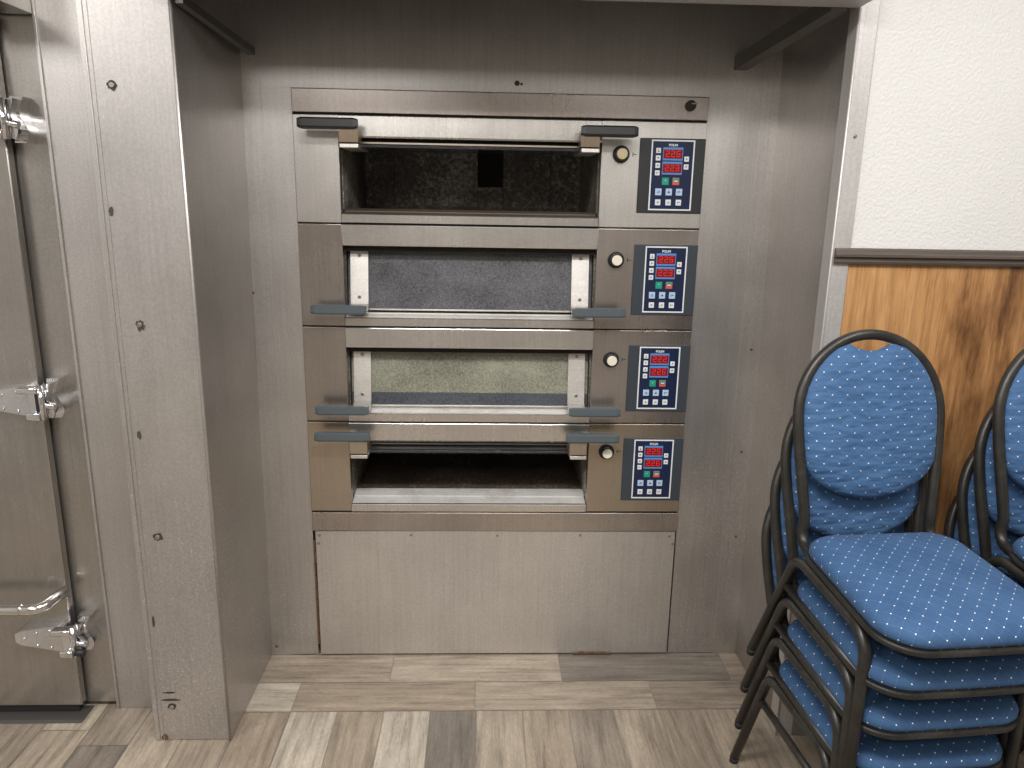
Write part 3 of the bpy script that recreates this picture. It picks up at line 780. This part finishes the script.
def deck(zt, zb, is_open, glass, lamp, fascia, dark, d1, d2, knob_mat):
    # left plate
    mb = MB(M[fascia]); mb.box(-0.588, -0.4505, YO, YB + 0.02, zb + 0.002, zt - 0.002, 0.002); part(mb, 'side_panel', oven)
    # right fascia with knob and keypad
    mb = MB(M[fascia]); mb.box(0.3555, 0.680, YO, YB + 0.02, zb + 0.002, zt - 0.002, 0.002); part(mb, 'control_fascia', oven)
    knob(zt, knob_mat); control_panel(zt, dark, d1, d2)
    # canopy band over the opening: flat face rolling under
    z1, z0 = zt - 0.003, zt - 0.068
    y0 = YO - 0.006
    prof = [(YB + 0.07, z1), (y0, z1), (y0 - 0.001, z1 - 0.002), (y0 - 0.002, z0 + 0.006), (y0, z0 + 0.001), (y0 + 0.004, z0), (YB + 0.05, z0 + 0.004)]
    mb = MB(M['steel_band']); mb.prism(prof, 'x', -0.4495, 0.3545); part(mb, 'canopy_band', oven)
    mb = MB(M['dark_gap'], M['steel_brown'])
    mb.box(-0.449, 0.354, YO + 0.020, YO + 0.05, zt - 0.086, zt - 0.0685)
    if is_open: mb.box(-0.449, 0.354, YO + 0.014, YO + 0.03, zt - 0.083, zt - 0.078, 0, 1)
    part(mb, 'door_rail', oven, 'dark rail the oven door runs in')
    # sill: front face, lower step, groove, hearth plate edge
    zf = zb + 0.030
    prof = [(YO - 0.008, zb + 0.004), (YO - 0.008, zf - 0.002), (YO - 0.006, zf), (YO + 0.004, zf), (YO + 0.004, zb + 0.004)]
    mb = MB(M['steel_band']); mb.prism(prof, 'x', -0.4490, 0.3535); sl = part(mb, 'sill', oven, 'steel sill of the oven mouth')
    lm = 'steel_soot' if dark else 'steel_lip'
    mb = MB(M[lm], M['dark_gap'])
    mb.prism([(YO + 0.0042, zb + 0.006), (YO + 0.0042, zf - 0.0005), (YO + 0.046, zf + 0.006), (YO + 0.046, zb + 0.006)], 'x', -0.4490, 0.3535)
    mb.prism([(YO + 0.0462, zb + 0.006), (YO + 0.0462, zf + 0.002), (YO + 0.050, zf + 0.002), (YO + 0.050, zb + 0.006)], 'x', -0.4490, 0.3535, 1)
    mb.prism([(YO + 0.0502, zb + 0.006), (YO + 0.0502, zf + 0.009), (YO + 0.100, zf + 0.016), (YO + 0.102, zb + 0.006)], 'x', -0.4490, 0.3535)
    part(mb, 'hearth_lip', sl, 'bright grooved lip in front of the hearth' if not dark else 'sooty lip in front of the hearth')
    # baking chamber
    yc0, yc1 = YO + 0.045, 2.92
    xa, xb = -0.4488, 0.3534; zc0, zc1 = zf + 0.012, zt - 0.070
    mb = MB(M['chamber'], M['hearth'], M['dark_gap'])
    q = lambda *p, mi=0: mb.quad(*p, mi=mi)
    mb.box(xa - 0.012, xa, yc0, yc1, zc0, zc1, 0, 0)
    mb.box(xb, xb + 0.012, yc0, yc1, zc0, zc1, 0, 0)
    mb.box(xa, xb, yc1, yc1 + 0.012, zc0, zc1, 0, 0)
    mb.box(xa, xb, yc0 + 0.01, yc1, zc1, zc1 + 0.012, 0, 2)
    mb.box(xa, xb, YO + 0.1025, yc1, zc0 - 0.012, zc0, 0, 1)
    # steam plate, seams and flue on the rear wall
    mb.box(-0.031, 0.062, yc1 - 0.003, yc1 + 0.001, zc0 + 0.085, zc1, 0, 2)
    for x in (-0.032, 0.063, -0.345, 0.24): mb.box(x, x + 0.002, yc1 - 0.001, yc1 + .001, zc0, zc1, 0, 2)
    mb.box(xa, xb, yc1 - 0.02, yc1, zc0, zc0 + 0.012, 0, 1)
    part(mb, 'baking_chamber', oven, 'soot-dark baking chamber')
    # the glazed door
    dr = sub_empty('oven_door', oven)
    hx = ((-0.542, -0.372), (0.276, 0.444))
    bx = ((-0.436, -0.379), (0.282, 0.338))
    if not is_open:
        za, zb2 = zt - 0.083, zt - 0.268
        yg = YO + 0.044
        mb = MB(M[glass]); mb.prism([(yg + 0.024, za + 0.01), (yg + 0.032, za + 0.01), (yg + 0.006, za - 0.188), (yg - 0.002, za - 0.188)], 'x', -0.445, 0.350); part(mb, 'door_glass', dr, 'dusty oven window')
        # bright lower edge strip of the pane
        mb = MB(M['steel_sill']); mb.box(-0.379, 0.282, yg - 0.004, yg + 0.008, za - 0.194, za - 0.1885, 0.001); part(mb, 'glass_edge', dr, 'thin bright edge under the oven window')
        for (a, b), (h0, h1) in zip(bx, hx):
            mb = MB(M['steel_sill'], M['screw'])
            mb.prism([(yg + 0.020, za), (yg + 0.010, za), (yg - 0.013, zb2 + 0.012), (yg - 0.034, zb2 - 0.004), (yg - 0.052, zb2 - 0.006), (yg - 0.052, zb2 - 0.014),
                      (yg - 0.030, zb2 - 0.012), (yg - 0.002, zb2)], 'x', a, b)
            for zz in (za - 0.018, zb2 + 0.035):
                ys = yg + 0.010 - (za - zz) * 0.13; mb.cyl(((a + b) / 2, ys + 0.002, zz), ((a + b) / 2, ys - 0.005, zz), 0.0055, seg=12, mi=1, bev=0.001)
            part(mb, 'door_bracket', dr, 'bright steel bracket holding the oven window')
            handle_bar(dr, h0, h1, YO - 0.068, zt - 0.262, 'handle_lit')
    else:
        zg = zt - 0.0925
        yy = YO - 0.068
        mb = MB(M['glass_clear'], M['steel_sill'])
        mb.box(-0.378, 0.281, YO - 0.034, YO + 0.16, zg - 0.004, zg + 0.004, 0.001, 0)
        part(mb, 'door_glass', dr, 'dark oven window folded up flat under the canopy')
        for (a, b), (h0, h1) in zip(bx, hx):
            mb = MB(M['tab_brown' if dark else 'steel_brown'], M['steel_sill'])
            mb.prism([(yy - 0.010, zt - 0.046), (yy - 0.010, zt - 0.086), (YO + 0.0, zt - 0.089), (YO + 0.15, zt - 0.089), (YO + 0.15, zt - 0.0865), (YO - 0.010, zt - 0.0845), (YO - 0.012, zt - 0.046)], 'x', a, b)
            mb.box(a + 0.002, b, yy - 0.013, YO + 0.12, zt - 0.1015, zt - 0.0905, 0.001, 1)
            part(mb, 'door_bracket', dr, 'heat-browned steel bracket of the raised oven door')
            if dark: handle_bar(dr, h0 - (0.014 if h0 < 0 else -0.006), h1 + (-0.008 if h0 < 0 else 0.008), yy - 0.004, zt - (0.034 if h0 < 0 else 0.040), 'handle_black', 1.05)
            else: handle_bar(dr, h0 - 0.006, h1, yy - 0.004, zt - 0.030, 'handle_lit')

DECKS = [(1.851, 1.527), (1.527, 1.2015), (1.2015, 0.8815), (0.8815, 0.560)]
deck(*DECKS[0], True, 'glass_clear', 0, 'steel_light', True, '226', '223', 'cream_old')
deck(*DECKS[1], False, 'glass_grey', 0, 'steel_oven', False, '226', '223', 'cream')
deck(*DECKS[2], False, 'glass_green', 0, 'steel_oven', False, '222', '226', 'cream')
deck(*DECKS[3], True, 'glass_clear', 0, 'steel_brown', False, '225', '226', 'cream')

# ------------------------------------------------------------------ stacking chairs
CX = 0.19                      # half the spacing of the two leg frames
LEAN = math.radians(16)
def back_pt(u, s, n):          # point on the leaning back: across, up the back, out to the front
    return (u, -0.130 + s * math.sin(LEAN) - n * math.cos(LEAN), 0.433 + s * math.cos(LEAN) + n * math.sin(LEAN))
def hoop_half(s):
    if s <= 0.30:
        t = s / 0.30; return 0.164 + 0.020 * (t * t * (3 - 2 * t))
    e = (s - 0.30) / 0.197
    return 0.184 * math.sqrt(max(0, 1 - e * e))
def cushion(name, outline, centre, lift, rings, mat, to3d, parent, back_n=0.0):
    """upholstered pad: concentric rings of an outline; rings = (scale, height)"""
    bm = bmesh.new(); uvl = bm.loops.layers.uv.new('UVMap')
    n = len(outline); c = Vector(centre)
    R = []; UV = []
    mean = sum((Vector(p) - c).length for p in outline) / n
    prev = None; acc = rings[0][0] * mean
    for s, h in rings:
        if prev is not None: acc += math.hypot((s - prev[0]) * mean, h - prev[1])
        prev = (s, h)
        R.append([bm.verts.new(to3d(*(c + (Vector(p) - c) * s), h)) for p in outline])
        UV.append([tuple(c + (Vector(p) - c).normalized() * ((Vector(p) - c).length * s if s < 0.9 and False else (Vector(p) - c).length / mean * acc)) for p in outline])
    top = bm.verts.new(to3d(c[0], c[1], rings[0][1]))
    for k in range(n):
        f = bm.faces.new((top, R[0][k], R[0][(k + 1) % n])); f.smooth = True
        for lp, uv in zip(f.loops, (tuple(c), UV[0][k], UV[0][(k + 1) % n])): lp[uvl].uv = uv
    for q in range(len(R) - 1):
        for k in range(n):
            k2 = (k + 1) % n
            f = bm.faces.new((R[q][k], R[q + 1][k], R[q + 1][k2], R[q][k2])); f.smooth = True
            for lp, uv in zip(f.loops, (UV[q][k], UV[q + 1][k], UV[q + 1][k2], UV[q][k2])): lp[uvl].uv = uv
    f = bm.faces.new(R[-1])
    for lp in f.loops: lp[uvl].uv = tuple(lp.vert.co.xy)
    bmesh.ops.recalc_face_normals(bm, faces=bm.faces)
    me = bpy.data.meshes.new(name); bm.to_mesh(me); bm.free(); me.materials.append(mat)
    o = bpy.data.objects.new(name, me); COL.objects.link(o); o.parent = parent
    return o

def seat_outline(grow=0.0, n=14):
    # rounded trapezoid, rear to front
    rear, front, yr, yf = 0.190 + grow, 0.199 + grow, -0.150 + grow, -0.548 - grow
    P = [(-rear, yr), (rear, yr), (front, yf), (-front, yf)]; rad = [0.070, 0.070, 0.085, 0.085]
    out = []
    for i in range(4):
        p = Vector(P[i]); a = (Vector(P[i - 1]) - p).normalized(); b = (Vector(P[(i + 1) % 4]) - p).normalized()
        ang = a.angle(b); r = rad[i]; t = r / math.tan(ang / 2)
        p0 = p + a * t; c = p + (a + b).normalized() * (r / math.sin(ang / 2)); v0 = p0 - c; v1 = p + b * t - c; th = v0.angle(v1)
        for k in range(n + 1):
            f = k / n; out.append(tuple(c + (v0 * math.sin((1 - f) * th) + v1 * math.sin(f * th)) / math.sin(th)))
    # densify straight runs, bow the front edge a little
    res = []
    for i in range(len(out)):
        a = Vector(out[i]); b = Vector(out[(i + 1) % len(out)]); m = 16 if i % (n + 1) == n else 1
        for k in range(m): res.append(tuple(a.lerp(b, k / m)))
    res2 = []
    for x, y in res:
        w = max(0.0, (-(y) - 0.46) / 0.09)
        res2.append((x, y - 0.005 * min(1, w) * (1 - (x / 0.2) ** 2)))
    return res2

def pad_outline():
    pts = []
    inner = lambda s: hoop_half(s) - 0.008
    # right side, bottom centre to lobe, then the hand-hold dip, mirrored
    right = []
    for k in range(13):
        a = k / 12 * PI / 2
        right.append((inner(0.205) * math.sin(a), 0.205 - 0.111 * math.cos(a)))
    for s in (0.23, 0.26, 0.29, 0.32, 0.35, 0.375, 0.40, 0.42, 0.44, 0.455, 0.467):
        right.append((inner(s), s))
    right.append((0.060, 0.4755)); right.append((0.052, 0.4735))
    for x in (0.042, 0.030, 0.016): right.append((x, 0.457 + 0.0165 * (x / 0.052) ** 2))
    left = [(-x, s) for x, s in reversed(right[1:])]
    return right + [(0.0, 0.457)] + left

FR = 0.0130
def make_chair():
    t = thing('banquet_chair', 'x', 'chair')
    # leg frames: an inverted U each side, slanting rear leg
    for sx in (-1, 1):
        x = sx * CX
        mb = MB(M['tube'])
        mb.tube(rounded([(x, 0.0, 0.012), (x, -0.1535, 0.3945), (x, -0.462, 0.3960), (x, -0.490, 0.012)], [0.060, 0.062], 8), FR, 12)
        lf = mb.build('leg_frame', t)
        for fx, fy in ((x, 0.002), (x, -0.4905)):
            mb = MB(M['rubber']); mb.cyl((fx, fy, 0.0), (fx, fy - (0.008 if fy > -0.1 else 0), 0.022), 0.0119, 0.0126, 12); mb.build('rubber_foot', lf, 'black rubber foot')
        mb = MB(M['tube']); mb.tube([(x, -0.118, 0.298), (x, -0.470, 0.300)], 0.0095, 10); mb.build('stretcher', t)
        mb = MB(M['brass_worn']); mb.box(x - sx * 0.030 - 0.008, x - sx * 0.030 + 0.008, -0.47, -0.43, 0.385, 0.411, 0.002); mb.build('seat_bracket', t, 'worn metal bracket under the seat')
    for y, z in ((-0.400, 0.384), (-0.20, 0.384)):
        mb = MB(M['tube']); mb.tube([(-CX, y, z), (CX, y, z)], 0.008, 8); mb.build('cross_bar', t)
    # band round the seat
    out = seat_outline(0.003); inn = seat_outline(-0.014)
    bm = bmesh.new(); n = len(out); rings = []
    for pts, z in ((inn, 0.4115), (out, 0.4115), (out, 0.4135), (out, 0.4245), (inn, 0.4255)):
        rings.append([bm.verts.new((p[0], p[1], z)) for p in pts])
    for q in range(5):
        for k in range(n):
            f = bm.faces.new((rings[q][k], rings[q][(k + 1) % n], rings[(q + 1) % 5][(k + 1) % n], rings[(q + 1) % 5][k])); f.smooth = (q in (1, 2))
    mb = MB(M['tube']); mb.bm.free(); mb.bm = bm; mb.build('seat_frame', t)
    # under-board
    bm = bmesh.new(); bd = seat_outline(-0.013)
    A = [bm.verts.new((p[0], p[1], 0.412)) for p in bd]; B = [bm.verts.new((p[0], p[1], 0.424)) for p in bd]
    for k in range(n): bm.faces.new((A[k], A[(k + 1) % n], B[(k + 1) % n], B[k]))
    bm.faces.new(A); bm.faces.new(B)
    mb = MB(M['black']); mb.bm.free(); mb.bm = bm; mb.build('seat_board', t, 'black board under the seat')
    # seat cushion
    rings = [(0.12, 0.0510), (0.3, 0.0500), (0.5, 0.0480), (0.68, 0.0450), (0.80, 0.0415), (0.88, 0.0375), (0.94, 0.0315), (0.98, 0.0235), (1.0, 0.0140), (1.0, 0.006), (0.985, 0.0)]
    cushion('seat', seat_outline(0.0), (0, -0.355), 0, rings, M['fabric_seat'], lambda x, y, h: (x, y, 0.4255 + h), t)
    # hoop back frame running down and forward into the seat
    left = []
    for k in range(0, 40):
        s = 0.30 * k / 40; left.append((-hoop_half(s), s))
    arch = [(-0.184 * math.cos(a), 0.30 + 0.197 * math.sin(a)) for a in [PI * k / 44 for k in range(45)]]
    seq = left + arch + [(-u, s) for u, s in reversed(left)]
    path = [back_pt(u, s, 0.0) for u, s in seq]
    endL = rounded([(-0.175, -0.290, 0.4165), (-0.168, -0.118, 0.4165), path[6]], 0.040, 6)
    endR = [(-p[0], p[1], p[2]) for p in reversed(endL)]
    mb = MB(M['tube']); mb.tube(endL[:-1] + [Vector(p) for p in path[6:-6]] + endR[1:], FR, 12); mb.build('back_frame', t)
    # back cushion
    rings = [(0.12, 0.030), (0.3, 0.0295), (0.5, 0.028), (0.68, 0.0255), (0.80, 0.0230), (0.88, 0.020), (0.94, 0.016), (0.98, 0.0095), (1.0, 0.001), (0.99, -0.010), (0.96, -0.0145)]
    cushion('backrest', pad_outline(), (0, 0.285), 0, rings, M['fabric_back'], lambda u, s, h: back_pt(u, s, h), t)
    return t
proto = make_chair()
def copy_tree(o, parent=None):
    c = o.copy(); COL.objects.link(c); c.parent = parent
    for ch in o.children: copy_tree(ch, c)
    return c
ORD = ['topmost', 'second from the top', 'third from the top', 'bottom']
LEVELS = [(1.8294, 0.3925, 0.0782), (1.8476, 0.2614, 0.0482), (1.8623, 0.1300, 0.0193), (1.8735, 0.0, 0.0)]
first = True
for st, (x0, dy, yaw) in enumerate(((0.748, 0.0, 0.0795), (1.252, 0.006, 0.065))):
    for i, (y, z, tilt) in enumerate(LEVELS):
        o = proto if first else copy_tree(proto); first = False
        # origin of the chair: centre between its rear feet
        o.location = (x0 + CX * math.cos(yaw), y + dy + CX * math.sin(yaw), z + 0.0005)
        o.rotation_euler = (tilt, 0, yaw)
        where = 'stack beside the steel strip' if st == 0 else 'stack farther along the panelling'
        o['label'] = 'blue dotted chair, %s of four in the %s' % (ORD[i], where)
        o['group'] = 'stacked blue banquet chairs'

# ------------------------------------------------------------------ light: ceiling panels of the dining room
def lamp(name, x, y, sx, sy, power, col=(1.0, 0.985, 0.965)):
    L = bpy.data.lights.new(name, 'AREA'); L.shape = 'RECTANGLE'; L.size = sx; L.size_y = sy; L.energy = power; L.color = col
    o = bpy.data.objects.new(name, L); COL.objects.link(o); o.location = (x, y, CEIL - 0.012)
    return o
lamp('ceiling_lamp', -2.00, 0.35, 0.3, 1.2, 36)
lamp('ceiling_lamp', 1.45, 0.62, 0.3, 1.2, 27)
lamp('ceiling_lamp', 0.0, 0.45, 1.2, 0.3, 54)
lamp('ceiling_lamp', -1.0, -1.2, 0.6, 1.2, 26)
lamp('ceiling_lamp', 1.0, -1.2, 0.6, 1.2, 12)

w = bpy.data.worlds.new('room_world'); scene.world = w; w.use_nodes = True
w.node_tree.nodes['Background'].inputs[0].default_value = (0.9, 0.88, 0.85, 1)
w.node_tree.nodes['Background'].inputs[1].default_value = 0.05

# ------------------------------------------------------------------ camera
cam = bpy.data.cameras.new('camera'); co = bpy.data.objects.new('camera', cam); COL.objects.link(co)
cam.sensor_width = 36.0; cam.sensor_fit = 'HORIZONTAL'; cam.lens = 750.0 / 1024.0 * 36.0; cam.clip_start = 0.05
f = 750.0
Yd = Vector((486 - 512, -(202 - 384), -f)).normalized()
Zd = -Vector((457 - 512, -(3480 - 384), -f)).normalized()
Zd = (Zd - Yd * Zd.dot(Yd)).normalized(); Xd = Yd.cross(Zd)
R = Matrix((Xd, Yd, Zd))      # camera axes expressed in the room
co.matrix_world = Matrix.Translation((0, 0, 1.6)) @ R.to_4x4()
scene.camera = co

# ------------------------------------------------------------------ colour management
vs = scene.view_settings
vs.view_transform = 'Standard'; vs.look = 'None'; vs.exposure = 0.12; vs.gamma = 1.0
try: vs.use_curve_mapping = False
except Exception: pass
